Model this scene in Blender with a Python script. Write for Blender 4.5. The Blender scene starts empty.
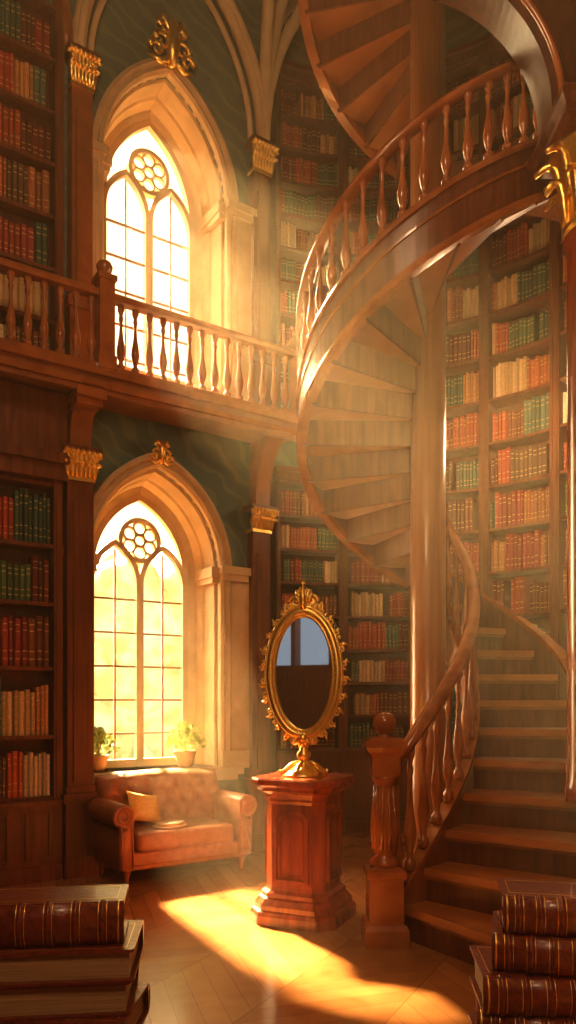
import bpy, bmesh, math, random
from mathutils import Vector, Matrix, noise
random.seed(11)
sc = bpy.context.scene
pi = math.pi

# ------------------------------------------------------------------ materials
def newmat(name):
    m = bpy.data.materials.new(name); m.use_nodes = True
    nt = m.node_tree; b = nt.nodes["Principled BSDF"]
    return m, nt, b

def N(nt, t, **kw):
    n = nt.nodes.new(t)
    for k, v in kw.items():
        setattr(n, k, v)
    return n

def ramp(nt, stops):
    r = nt.nodes.new("ShaderNodeValToRGB")
    el = r.color_ramp.elements
    while len(el) < len(stops): el.new(0.5)
    for e, (p, c) in zip(el, stops):
        e.position = p; e.color = (*c, 1)
    return r

def noisemat(name, c1, c2, rough=0.5, scale=(6, 6, 6), nscale=2.0, detail=5, metal=0.0, bump=0.1, dist=0.3, spec=None, coat=0.0, attr=False):
    m, nt, b = newmat(name)
    tc = N(nt, "ShaderNodeTexCoord"); mp = N(nt, "ShaderNodeMapping")
    mp.inputs["Scale"].default_value = scale
    nz = N(nt, "ShaderNodeTexNoise"); nz.inputs["Scale"].default_value = nscale
    nz.inputs["Detail"].default_value = detail; nz.inputs["Distortion"].default_value = dist
    nt.links.new(tc.outputs["Object"], mp.inputs[0]); nt.links.new(mp.outputs[0], nz.inputs["Vector"])
    r = ramp(nt, [(0.3, c1), (0.7, c2)])
    nt.links.new(nz.outputs["Fac"], r.inputs[0])
    out = r.outputs[0]
    if attr:
        a = N(nt, "ShaderNodeAttribute"); a.attribute_name = "Col"
        mx = N(nt, "ShaderNodeMixRGB", blend_type="MULTIPLY"); mx.inputs[0].default_value = 1
        nt.links.new(out, mx.inputs[1]); nt.links.new(a.outputs["Color"], mx.inputs[2]); out = mx.outputs[0]
    nt.links.new(out, b.inputs["Base Color"])
    b.inputs["Roughness"].default_value = rough; b.inputs["Metallic"].default_value = metal
    b.inputs["Coat Weight"].default_value = coat
    if bump:
        bp = N(nt, "ShaderNodeBump"); bp.inputs["Strength"].default_value = bump; bp.inputs["Distance"].default_value = 0.02
        nt.links.new(nz.outputs["Fac"], bp.inputs["Height"]); nt.links.new(bp.outputs[0], b.inputs["Normal"])
    return m

M = {}
M["wood"] = noisemat("dark_walnut", (0.090, 0.023, 0.008), (0.21, 0.062, 0.020), 0.36, (9, 9, 1.0), 2.5, bump=0.10)
M["dark"] = noisemat("deep_walnut", (0.055, 0.014, 0.006), (0.12, 0.034, 0.012), 0.40, (6, 6, 3.0), 2.5, bump=0.05)  # deeper brown walnut for bookcase backs and the arch
M["woodh"] = noisemat("warm_oak", (0.21, 0.062, 0.017), (0.35, 0.12, 0.034), 0.32, (4, 4, 4), 1.5, bump=0.06)
M["column"] = noisemat("column_oak", (0.24, 0.072, 0.019), (0.40, 0.14, 0.036), 0.28, (14, 14, .6), 1.5, bump=0.06, coat=.2)
M["tread"] = noisemat("stair_tread_wood", (0.33, 0.105, 0.026), (0.48, 0.175, 0.045), 0.30, (3, 3, 6), 1.2, bump=0.04, coat=0.15)
M["rail"] = noisemat("polished_rail_wood", (0.25, 0.070, 0.018), (0.43, 0.145, 0.040), 0.21, (3, 3, 3), 2, bump=0.03, coat=0.35)
M["mahog"] = noisemat("mahogany", (0.20, 0.032, 0.010), (0.42, 0.08, 0.022), 0.22, (12, 12, 1.5), 2.0, bump=0.04, coat=0.4)
M["stone"] = noisemat("warm_limestone", (0.50, 0.34, 0.18), (0.64, 0.45, 0.25), 0.75, (3, 3, 3), 2.0, bump=0.1)
M["gold"] = noisemat("gilded_metal", (0.95, 0.56, 0.12), (1.0, 0.74, 0.25), 0.34, (8, 8, 8), 3, metal=1.0, bump=0.12)
M["leather"] = noisemat("tan_leather", (0.31, 0.105, 0.040), (0.45, 0.17, 0.070), 0.38, (5, 5, 5), 3, bump=0.08)
M["book"] = noisemat("book_cloth", (0.75, 0.75, 0.75), (1, 1, 1), 0.45, (14, 14, 14), 3, bump=0.1, attr=True)
M["tome"] = noisemat("tome_leather", (0.11, 0.020, 0.009), (0.24, 0.048, 0.02), 0.33, (12, 12, 12), 4, bump=0.2, coat=0.25)
M["pages"] = noisemat("aged_pages", (0.30, 0.18, 0.08), (0.50, 0.33, 0.17), 0.8, (1, 1, 90), 2, bump=0.3)
M["clay"] = noisemat("terracotta", (0.5, 0.27, 0.11), (0.65, 0.38, 0.18), 0.7)
M["leaf"] = noisemat("plant_leaf", (0.24, 0.34, 0.09), (0.52, 0.56, 0.20), 0.6, bump=0)
M["pillow"] = noisemat("mustard_fabric", (0.66, 0.35, 0.06), (0.8, 0.48, 0.12), 0.8, (20, 20, 20), 3)
M["cream"] = noisemat("cream_fabric", (0.66, 0.5, 0.3), (0.8, 0.64, 0.42), 0.8, (20, 20, 20), 3)
m, nt, b = newmat("silvered_glass"); b.inputs["Metallic"].default_value = 1; b.inputs["Roughness"].default_value = 0.02
b.inputs["Base Color"].default_value = (0.85, 0.87, 0.9, 1); M["mirror"] = m

# teal damask plaster
m, nt, b = newmat("teal_damask_plaster")
tc = N(nt, "ShaderNodeTexCoord")
wv = N(nt, "ShaderNodeTexWave"); wv.wave_type = "RINGS"; wv.inputs["Scale"].default_value = 2.2; wv.inputs["Distortion"].default_value = 9; wv.inputs["Detail"].default_value = 2
nt.links.new(tc.outputs["Object"], wv.inputs["Vector"])
r = ramp(nt, [(0.72, (0.095, 0.155, 0.125)), (0.9, (0.16, 0.20, 0.135))])
nt.links.new(wv.outputs["Fac"], r.inputs[0]); nt.links.new(r.outputs[0], b.inputs["Base Color"]); b.inputs["Roughness"].default_value = 0.7
M["teal"] = m

# chevron parquet
m, nt, b = newmat("chevron_parquet")
tc = N(nt, "ShaderNodeTexCoord"); mp = N(nt, "ShaderNodeMapping"); mp.inputs["Rotation"].default_value = (0, 0, math.radians(28))
nt.links.new(tc.outputs["Object"], mp.inputs[0])
sx = N(nt, "ShaderNodeSeparateXYZ"); nt.links.new(mp.outputs[0], sx.inputs[0])
def mth(op, a, bb=None, c=None):
    n = N(nt, "ShaderNodeMath", operation=op)
    for i, v in enumerate((a, bb, c)):
        if v is None: continue
        if isinstance(v, (int, float)): n.inputs[i].default_value = v
        else: nt.links.new(v, n.inputs[i])
    return n.outputs[0]
W = 0.62; PW = 0.17
tri = mth("PINGPONG", sx.outputs[0], W)
v = mth("ADD", sx.outputs[1], tri)
vs = mth("DIVIDE", v, PW)
fr = mth("FRACT", vs); fl = mth("FLOOR", vs)
cx = mth("DIVIDE", sx.outputs[0], W); cfl = mth("FLOOR", cx); cfr = mth("FRACT", cx)
l1 = mth("LESS_THAN", fr, 0.03); l2 = mth("LESS_THAN", cfr, 0.01)
line = mth("MULTIPLY", mth("MAXIMUM", l1, l2), .6)
cb = N(nt, "ShaderNodeCombineXYZ"); nt.links.new(fl, cb.inputs[0]); nt.links.new(cfl, cb.inputs[1])
wn = N(nt, "ShaderNodeTexWhiteNoise"); nt.links.new(cb.outputs[0], wn.inputs["Vector"])
nz = N(nt, "ShaderNodeTexNoise"); nz.inputs["Scale"].default_value = 5; nz.inputs["Detail"].default_value = 8; nz.inputs["Distortion"].default_value = 1.2
nt.links.new(mp.outputs[0], nz.inputs["Vector"])
mixv = mth("ADD", mth("MULTIPLY", wn.outputs["Value"], 0.4), mth("MULTIPLY", nz.outputs["Fac"], 0.6))
r = ramp(nt, [(0.15, (0.27, 0.095, 0.026)), (0.85, (0.45, 0.19, 0.06))])
nt.links.new(mixv, r.inputs[0])
mx = N(nt, "ShaderNodeMixRGB"); nt.links.new(line, mx.inputs[0]); nt.links.new(r.outputs[0], mx.inputs[1]); mx.inputs[2].default_value = (0.08, 0.026, 0.008, 1)
nt.links.new(mx.outputs[0], b.inputs["Base Color"])
b.inputs["Roughness"].default_value = 0.2
M["floor"] = m

# garden foliage; its sunlight is painted in as emission
m, nt, b = newmat("painted_sunlit_foliage")
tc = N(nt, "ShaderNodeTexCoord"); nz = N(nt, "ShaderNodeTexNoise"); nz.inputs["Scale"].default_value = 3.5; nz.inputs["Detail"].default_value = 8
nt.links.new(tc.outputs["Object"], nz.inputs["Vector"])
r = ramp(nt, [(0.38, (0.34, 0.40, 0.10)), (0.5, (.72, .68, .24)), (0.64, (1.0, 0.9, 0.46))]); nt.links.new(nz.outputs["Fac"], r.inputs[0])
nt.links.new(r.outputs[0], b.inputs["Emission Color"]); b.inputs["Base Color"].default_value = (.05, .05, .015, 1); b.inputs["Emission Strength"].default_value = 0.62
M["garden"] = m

# ------------------------------------------------------------------ mesh builder
class MB:
    def __init__(s):
        s.v = []; s.f = []; s.m = []; s.c = []; s.s = []; s.mats = []
    def mi(s, k):
        if k not in s.mats: s.mats.append(k)
        return s.mats.index(k)
    def add(s, vs, fs, mat="wood", col=(1, 1, 1), smooth=False):
        o = len(s.v); s.v.extend([tuple(p) for p in vs]); k = s.mi(mat)
        for f in fs:
            s.f.append(tuple(i + o for i in f)); s.m.append(k); s.c.append(col); s.s.append(smooth)
    def build(s, name, parent=None, recalc=True, loc=None, rotz=0):
        me = bpy.data.meshes.new(name); me.from_pydata(s.v, [], s.f)
        for k in s.mats: me.materials.append(M[k])
        me.polygons.foreach_set("material_index", s.m)
        me.polygons.foreach_set("use_smooth", s.s)
        ca = me.color_attributes.new("Col", "FLOAT_COLOR", "CORNER")
        arr = []
        for p in me.polygons:
            c = s.c[p.index]
            for _ in range(p.loop_total): arr.extend((c[0], c[1], c[2], 1))
        ca.data.foreach_set("color", arr)
        if recalc:
            bm = bmesh.new(); bm.from_mesh(me); bmesh.ops.recalc_face_normals(bm, faces=bm.faces); bm.to_mesh(me); bm.free()
        me.update()
        ob = bpy.data.objects.new(name, me); sc.collection.objects.link(ob)
        if loc: ob.location = loc
        ob.rotation_euler[2] = rotz
        if parent: ob.parent = parent
        return ob

def empty(name, loc=(0, 0, 0), rotz=0):
    e = bpy.data.objects.new(name, None); sc.collection.objects.link(e); e.location = loc; e.rotation_euler[2] = rotz
    e.empty_display_size = 0.1
    return e

ID = lambda u, d, z: (u, d, z)
def box(mb, f, u0, u1, d0, d1, z0, z1, mat="wood", col=(1, 1, 1), n=1):
    vs = []; fs = []
    for i in range(n + 1):
        u = u0 + (u1 - u0) * i / n
        vs += [f(u, d0, z0), f(u, d1, z0), f(u, d1, z1), f(u, d0, z1)]
    for i in range(n):
        a = i * 4; bq = a + 4
        for k in range(4):
            fs.append((a + k, a + (k + 1) % 4, bq + (k + 1) % 4, bq + k))
    fs.append((0, 3, 2, 1)); e = n * 4; fs.append((e, e + 1, e + 2, e + 3))
    mb.add(vs, fs, mat, col)

def lathe(mb, cx, cy, z0, prof, seg=16, mat="wood", smooth=True, rot=0, T=None):
    vs = []; fs = []
    for r_, z_ in prof:
        for i in range(seg):
            a = rot + 2 * pi * i / seg
            p = (cx + r_ * math.cos(a), cy + r_ * math.sin(a), z0 + z_)
            vs.append(T @ Vector(p) if T else p)
    n = len(prof)
    for j in range(n - 1):
        for i in range(seg):
            a = j * seg + i; b2 = j * seg + (i + 1) % seg
            fs.append((a, b2, b2 + seg, a + seg))
    fs.append(tuple(range(seg - 1, -1, -1))); fs.append(tuple(range((n - 1) * seg, n * seg)))
    mb.add(vs, fs, mat, smooth=smooth)

BAL = [(.9, 0), (.9, .07), (.55, .09), (.45, .13), (.75, .19), (1, .28), (.95, .34), (.7, .44), (.45, .55), (.34, .66), (.34, .74), (.55, .79), (.55, .82), (.36, .85), (.6, .9), (.8, .93), (.8, 1)]
def baluster(mb, x, y, z, h, r=0.042, mat="rail", seg=10):
    lathe(mb, x, y, z, [(a * r, b2 * h) for a, b2 in BAL], seg, mat)

def sweep(mb, pts, prof, mat="wood", closed=False, smooth=False):
    pts = [Vector(p) for p in pts]; n = len(pts); k = len(prof); vs = []; fs = []
    for i in range(n):
        a = pts[(i - 1) % n] if (closed or i > 0) else pts[i]
        c = pts[(i + 1) % n] if (closed or i < n - 1) else pts[i]
        t = (c - a); t.z = 0
        t.normalize(); side = Vector((t.y, -t.x, 0))
        for s_, u_ in prof: vs.append(pts[i] + side * s_ + Vector((0, 0, u_)))
    m_ = n if closed else n - 1
    for i in range(m_):
        for j in range(k):
            a = i * k + j; b2 = i * k + (j + 1) % k; c = ((i + 1) % n) * k
            fs.append((a, b2, c + (j + 1) % k, c + j))
    if not closed:
        fs.append(tuple(range(k))); fs.append(tuple(range((n - 1) * k + k - 1, (n - 1) * k - 1, -1)))
    mb.add(vs, fs, mat, smooth=smooth)

def tube(mb, pts, rad, seg=8, mat="gold", closed=False, smooth=True, flat=1.0):
    pts = [Vector(p) for p in pts]; n = len(pts)
    if not isinstance(rad, (list, tuple)): rad = [rad] * n
    vs = []; fs = []; nrm = None
    for i in range(n):
        a = pts[(i - 1) % n] if (closed or i > 0) else pts[i]
        c = pts[(i + 1) % n] if (closed or i < n - 1) else pts[i]
        t = (c - a).normalized()
        if nrm is None:
            nrm = t.cross(Vector((0, 0, 1)))
            if nrm.length < 0.1: nrm = t.cross(Vector((0, 1, 0)))
        nrm = (nrm - t * nrm.dot(t)).normalized(); bn = t.cross(nrm)
        for j in range(seg):
            q = 2 * pi * j / seg
            vs.append(pts[i] + (nrm * math.cos(q) * flat + bn * math.sin(q)) * rad[i])
    for i in range(n if closed else n - 1):
        for j in range(seg):
            c = ((i + 1) % n) * seg
            fs.append((i * seg + j, i * seg + (j + 1) % seg, c + (j + 1) % seg, c + j))
    if not closed:
        fs.append(tuple(range(seg))); fs.append(tuple(range((n - 1) * seg + seg - 1, (n - 1) * seg - 1, -1)))
    mb.add(vs, fs, mat, smooth=smooth)

def ribbon(mb, f, pts, w, d0, d1, mat="stone", closed=False):
    n = len(pts); vs = []; fs = []
    for i in range(n):
        a = pts[(i - 1) % n] if (closed or i > 0) else pts[i]
        c = pts[(i + 1) % n] if (closed or i < n - 1) else pts[i]
        tx, tz = c[0] - a[0], c[1] - a[1]; L = math.hypot(tx, tz) or 1; nx, nz_ = -tz / L * w / 2, tx / L * w / 2
        u, z = pts[i]
        vs += [f(u + nx, d0, z + nz_), f(u + nx, d1, z + nz_), f(u - nx, d1, z - nz_), f(u - nx, d0, z - nz_)]
    for i in range(n if closed else n - 1):
        a = i * 4; c = ((i + 1) % n) * 4
        for k in range(4): fs.append((a + k, a + (k + 1) % 4, c + (k + 1) % 4, c + k))
    if not closed:
        fs.append((0, 1, 2, 3)); e = (n - 1) * 4; fs.append((e + 3, e + 2, e + 1, e))
    mb.add(vs, fs, mat)

def sphere(mb, c, r_, mat="gold", seg=10, rings=7, sc3=(1, 1, 1), T=None):
    vs = []; fs = []
    for j in range(rings + 1):
        ph = pi * j / rings
        for i in range(seg):
            a = 2 * pi * i / seg
            p = Vector((c[0] + r_ * sc3[0] * math.sin(ph) * math.cos(a), c[1] + r_ * sc3[1] * math.sin(ph) * math.sin(a), c[2] + r_ * sc3[2] * math.cos(ph)))
            vs.append(T @ p if T else p)
    for j in range(rings):
        for i in range(seg):
            a = j * seg + i; b2 = j * seg + (i + 1) % seg
            fs.append((a, b2, b2 + seg, a + seg))
    mb.add(vs, fs, mat, smooth=True)

def arch(cu, zs, a, rise, zb=None, n=10):
    R = (rise * rise + a * a) / (2 * a)
    th = math.acos(max(-1, min(1, (R - a) / R)))
    L = [(cu - a + R - R * math.cos(th * i / n), zs + R * math.sin(th * i / n)) for i in range(n + 1)]
    Rr = [(2 * cu - u, z) for u, z in reversed(L[:-1])]
    p = L + Rr
    if zb is not None: p = [(cu - a, zb)] + p + [(cu + a, zb)]
    return p

def leafcap(mb, x, y, z, r0, h, mat="gold", seg=10):
    lathe(mb, x, y, z, [(r0 * 1.12, 0), (r0 * 1.15, h * .06), (r0, h * .1), (r0 * 1.02, h * .5), (r0 * 1.35, h * .85), (r0 * 1.55, h * .9), (r0 * 1.6, h)], 16, mat)
    for tier in range(2):
        for i in range(seg):
            a = 2 * pi * (i + tier * .5) / seg
            zz = z + h * (.08 + .32 * tier); lh = h * .5
            pts = []
            for t in range(7):
                q = t / 6
                rr = r0 * (1.05 + .15 * q + .6 * q ** 3 + .25 * tier * q); hh = lh * (math.sin(q * 2.2) / 0.95)
                pts.append((x + rr * math.cos(a), y + rr * math.sin(a), zz + hh))
            tube(mb, pts, [r0 * .22 * (1 - .5 * abs(2 * k / 6 - .8)) for k in range(7)], 6, mat)

# ------------------------------------------------------------------ window wall mapping
K = 1.08
U = Vector((.829, .559, 0)); NN = Vector((.559, -.829, 0)); P0 = Vector((-1.283, 6.374, 0)) * K
def fL(u, d, z):
    p = P0 + (U * u + NN * d) * K
    return (p.x, p.y, 1.5 + (z - 1.5) * K)
ZF = 0.111
UE = 1.30

# ------------------------------------------------------------------ wall_left with openings
mb = MB()
WL0 = -3.6
def wall_layer(z0, z1, sill, cu, zs, a, rise, mat):
    T = -.45
    box(mb, fL, WL0, cu - a, T, 0, z0, z1, mat)
    box(mb, fL, cu + a, UE, T, 0, z0, z1, mat)
    box(mb, fL, cu - a, cu + a, T, 0, z0, sill, "wood" if z0 < 1 else mat)
    A = arch(cu, zs, a, rise)
    for i in range(len(A) - 1):
        (ua, za), (ub, zb) = A[i], A[i + 1]
        vs = [fL(ua, 0, za), fL(ub, 0, zb), fL(ub, 0, z1), fL(ua, 0, z1), fL(ua, T, za), fL(ub, T, zb), fL(ub, T, z1), fL(ua, T, z1)]
        mb.add(vs, [(0, 1, 2, 3), (4, 7, 6, 5), (0, 4, 5, 1), (3, 2, 6, 7), (0, 3, 7, 4), (1, 5, 6, 2)], mat)
LOW = dict(cu=.18, zs=2.66, a=.60, ap=3.50, sill=.90)
UPP = dict(cu=.27, zs=5.98, a=.58, ap=6.92, sill=4.25)
wall_layer(ZF, 3.90, LOW["sill"], LOW["cu"], LOW["zs"], LOW["a"], LOW["ap"] - LOW["zs"], "teal")
wall_layer(3.90, 9.3, UPP["sill"], UPP["cu"], UPP["zs"], UPP["a"], UPP["ap"] - UPP["zs"], "teal")
box(mb, fL, .90, 1.10, 0, .03, .95, 2.6, "stone")
mb.build("wall_left")

def window(name, S):
    e = empty(name)
    mb = MB(); cu, zs, a0, ap, sill = S["cu"], S["zs"], S["a"], S["ap"], S["sill"]
    rings = [(.11, .0), (.11, .07), (.075, .09), (.05, .055), (.02, .075), (0, .05), (0, -.02), (-.02, -.035), (-.03, -.20), (-.045, -.22), (-.06, -.33), (-.10, -.35), (-.115, -.36), (-.14, -.37), (-.14, -.44)]
    P = []
    for da, d in rings:
        a = a0 + da
        P.append([fL(u, d, z) for u, z in arch(cu, zs, a, ap - zs + da * 1.2, sill - .02, 12)])
    vs = [p for r_ in P for p in r_]; k = len(P[0]); fs = []
    for j in range(len(P) - 1):
        for i in range(k - 1): fs.append((j * k + i, j * k + i + 1, (j + 1) * k + i + 1, (j + 1) * k + i))
    mb.add(vs, fs, "stone")
    for sgn in (-1, 1):
        c = cu + sgn * (a0 + .14)
        w = .12
        box(mb, fL, c - w, c + w, 0, .06, sill, zs, "stone")
        box(mb, fL, c - w - .03, c + w + .03, 0, .10, zs - .02, zs + .05, "stone")
        box(mb, fL, c - w - .015, c + w + .015, 0, .085, zs - .08, zs - .02, "stone")
        box(mb, fL, c - w - .02, c + w + .02, 0, .09, sill - .02, sill + .14, "stone")
        cc = cu + sgn * (a0 - .03)
        box(mb, fL, cc - .05, cc + .05, -.30, .03, zs - .05, zs + .04, "stone")
        box(mb, fL, cc - .035, cc + .035, -.30, .015, zs - .10, zs - .05, "stone")
    box(mb, fL, cu - a0 - .2, cu + a0 + .2, -.45, .13, sill - .07, sill, "stone")
    box(mb, fL, cu - a0 - .16, cu + a0 + .16, 0, .09, sill - .12, sill - .07, "stone")
    mb.build("arch_surround", e)
    mb = MB()
    g = a0 - .14; D0, D1 = -.42, -.36; gr = ap - zs - .17
    zb = sill
    ribbon(mb, fL, arch(cu, zs, g - .01, gr, zb, 12), .05, D0, D1)
    box(mb, fL, cu - g, cu + g, D0, D1, zb, zb + .07, "stone")
    zl = zs - .12
    box(mb, fL, cu - .024, cu + .024, D0, D1, zb, zl, "stone")
    for sgn in (-1, 1):
        ribbon(mb, fL, arch(cu + sgn * g / 2, zl, g / 2 - .012, .36, zb, 8), .045, D0, D1)
    rc = zs + gr * .42; rr = .185
    cir = lambda cx_, cz_, r_, n=24: [(cx_ + r_ * math.cos(2 * pi * t / n), cz_ + r_ * math.sin(2 * pi * t / n)) for t in range(n)]
    ribbon(mb, fL, cir(cu, rc, rr), .038, D0, D1, closed=True)
    for t in range(6):
        q = pi / 2 + t * pi / 3
        ribbon(mb, fL, cir(cu + .11 * math.cos(q), rc + .11 * math.sin(q), .058, 14), .017, D0 + .01, D1 - .01, closed=True)
    ribbon(mb, fL, cir(cu, rc, .05, 14), .017, D0 + .01, D1 - .01, closed=True)
    z = zb + .30
    while z < zl + .15:
        box(mb, fL, cu - g, cu + g, D0 + .02, D1 - .02, z - .008, z + .008, "woodh"); z += .30
    for sgn in (-1, 1):
        box(mb, fL, cu + sgn * g / 2 - .008, cu + sgn * g / 2 + .008, D0 + .02, D1 - .02, zb, zl + .3, "woodh")
    mb.build("tracery", e)
    return e
window("window_1", LOW)
window("window_2", UPP)

def keystone(cu, z, s):
    mb = MB()
    f = lambda x, y, zz: fL(cu + x * s, .1 + y * s, z + zz * s)
    tube(mb, [f(0, .02, -.25), f(0, .05, 0), f(0, .03, .25), f(0, 0, .38)], [.05 * s, .10 * s, .07 * s, .01 * s], 8)
    for sg in (-1, 1):
        for (r0, x0, z0) in ((.11, .12, .0), (.08, .10, .17), (.09, .2, -.12)):
            pts = [f(sg * (x0 + r0 * (1 - t / 16) * math.cos(t * .55)), .03, z0 + r0 * (1 - t / 16) * math.sin(t * .55)) for t in range(14)]
            tube(mb, pts, [.042 * s * (1 - t / 18) for t in range(14)], 6)
        tube(mb, [f(0, .03, .1), f(sg * .12, .04, .3), f(sg * .2, .0, .27)], [.04 * s, .04 * s, .01 * s], 6)
        tube(mb, [f(0, .03, -.15), f(sg * .16, .04, -.25), f(sg * .3, .0, -.2)], [.04 * s, .04 * s, .01 * s], 6)
    mb.build("gilded_keystone_ornament")
keystone(.27, UPP["ap"] + .18, .72)
keystone(.18, LOW["ap"] + .10, .35)

# ------------------------------------------------------------------ pilasters, corbels, ribs (trim)
mb = MB()
def pilaster(u0, u1, z0, z1, dp, mat="wood"):
    box(mb, fL, u0, u1, 0, dp, z0, z1, mat)
    w = (u1 - u0)
    box(mb, fL, u0 + w * .22, u1 - w * .22, dp, dp + .018, z0 + .75, z1 - .2, mat)
    box(mb, fL, u0 - .03, u1 + .03, 0, dp + .035, z0, z0 + .16, mat)
    box(mb, fL, u0 - .02, u1 + .02, 0, dp + .025, z0 + .16, z0 + .58, mat)
    box(mb, fL, u0 - .04, u1 + .04, 0, dp + .045, z0 + .58, z0 + .66, mat)
    box(mb, fL, u0 - .015, u1 + .015, 0, dp + .02, z0 + .66, z0 + .71, mat)
def flatcap(u0, u1, z, h, dp):
    c = (u0 + u1) / 2; w = (u1 - u0) / 2
    box(mb, fL, u0 - .01, u1 + .01, 0, dp + .015, z, z + .03, "gold")
    for i in range(7):
        q = i / 6
        uu = u0 + (u1 - u0) * q
        for tier in range(2):
            b0 = z + .03 + tier * h * .38
            pts = [fL(uu + (uu - c) * .35 * t * t, dp + .005 + .07 * t ** 2.2 + .02 * tier, b0 + h * .48 * math.sin(t * 2.1)) for t in (0, .25, .5, .75, 1)]
            tube(mb, pts, [.02, .03, .03, .025, .012], 6)
    for sg in (-1, 1):
        pts = [fL(c + sg * (w + .0 + .045 * (1 - t / 14) * math.cos(t * .6)), dp + .06, z + h * .82 + .045 * (1 - t / 14) * math.sin(t * .6)) for t in range(12)]
        tube(mb, pts, .016, 6)
    box(mb, fL, u0 - .045, u1 + .045, 0, dp + .07, z + h, z + h + .04, "wood")
def corbel(u0, u1, z0, z1, d0, d1, mat="woodh"):
    n = 12; prof = [(0, z0)]
    for i in range(n + 1):
        q = i / n
        prof.append((d0 + (d1 - d0) * (1 - math.cos(q * pi / 2)), z0 + (z1 - z0) * math.sin(q * pi / 2)))
    prof.append((0, z1)); k = len(prof)
    vs = [fL(u0, d, z) for d, z in prof] + [fL(u1, d, z) for d, z in prof]
    fs = [tuple(range(k)), tuple(range(2 * k - 1, k - 1, -1))] + [(i, (i + 1) % k, k + (i + 1) % k, k + i) for i in range(k)]
    mb.add(vs, fs, mat)
pilaster(-.66, -.45, ZF, 3.25, .20); flatcap(-.66, -.45, 3.22, .22, .20); corbel(-.64, -.47, 3.48, 3.88, .2, .5)
box(mb, fL, -.67, -.44, 0, .47, 3.80, 3.87, "rail"); box(mb, fL, -.655, -.455, 0, .42, 3.75, 3.80, "rail")
pilaster(1.09, 1.28, ZF, 3.05, .10); flatcap(1.09, 1.28, 3.05, .2, .10); corbel(1.11, 1.26, 3.3, 3.88, .12, .46)
pilaster(-.60, -.43, 4.03, 6.40, .12, "woodh"); flatcap(-.60, -.43, 6.38, .24, .12)
pilaster(1.10, 1.28, 4.03, 6.40, .10); flatcap(1.10, 1.28, 6.38, .24, .10)
mb.build("trim_1")

mb = MB()
A = arch(.33, 6.66, .87, 1.5, n=16)
for off, rr in ((.10, .07), (.16, .035)):
    tube(mb, [fL(u, off, z) for u, z in A], rr, 8, "stone")
A = arch(.33, 6.66, .76, 1.32, n=16)
tube(mb, [fL(u, .06, z) for u, z in A], .03, 6, "stone")
A = arch(-1.5, 6.66, .87, 1.5, n=16); tube(mb, [fL(u, .10, z) for u, z in A], .06, 8, "woodh")
s0 = Vector(fL(1.2, .12, 6.66))
for end in ((1.0, 7.0, 9.7), (1.9, 8.2, 9.6), (0.3, 8.7, 9.3), (0.2, 5.4, 9.6)):
    e_ = Vector(end); pts = []
    for i in range(17):
        q = i / 16; h = s0.lerp(e_, 1 - math.cos(q * pi / 2)); h.z = s0.z + (e_.z - s0.z) * math.sin(q * pi / 2); pts.append(h)
    tube(mb, pts, .06, 8, "stone")
mb.build("trim_2")

# ------------------------------------------------------------------ books / bookcases
PAL = [(.45, .06, .022), (.52, .14, .035), (.30, .04, .022), (.58, .26, .09), (.07, .14, .055), (.05, .115, .07), (.20, .06, .025), (.74, .54, .30), (.46, .085, .03), (.15, .03, .016), (.36, .13, .05), (.09, .15, .10), (.62, .40, .18), (.13, .07, .035)]
bag = []
def nextcol():
    global bag
    if not bag: bag = PAL[:]; random.shuffle(bag)
    return bag.pop()
def shelfrow(mb, f, u0, u1, z, h, dback, dfront, bright=1.0):
    u = u0; grp = 0; col = None
    while u < u1 - .02:
        if grp <= 0:
            grp = random.randint(3, 8); col = nextcol(); gh = h * random.uniform(.66, .88); gw = random.uniform(.034, .058)
            if random.random() < .12: u += random.uniform(.02, .08)
        grp -= 1
        w = gw * random.uniform(.8, 1.2)
        if u + w > u1: break
        hh = gh * random.uniform(.93, 1.06); k = random.uniform(.65, 1.3) * bright
        c = tuple(x * k for x in col); df = dfront - random.uniform(.015, .035)
        a, b_ = u + .0015, u + w - .0015; mC = (w * .22)
        prof = [(a, dback), (a, df - .012), (a + mC, df), (b_ - mC, df), (b_, df - .012), (b_, dback)]
        vs = [f(p, q, z) for p, q in prof] + [f(p, q, z + hh) for p, q in prof]
        fs = [(i, (i + 1) % 6, 6 + (i + 1) % 6, 6 + i) for i in range(5)] + [tuple(range(6, 12))]
        mb.add(vs, fs, "book", c)
        gc = (.75 * bright, .48 * bright, .16 * bright)
        for zz in (.14, .30, .72, .86):
            z1 = z + hh * zz
            vs = [f(a + mC * .7, df + .002, z1), f(b_ - mC * .7, df + .002, z1), f(b_ - mC * .7, df + .002, z1 + .007), f(a + mC * .7, df + .002, z1 + .007)]
            mb.add(vs, [(0, 1, 2, 3)], "book", gc)
        u += w

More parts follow.
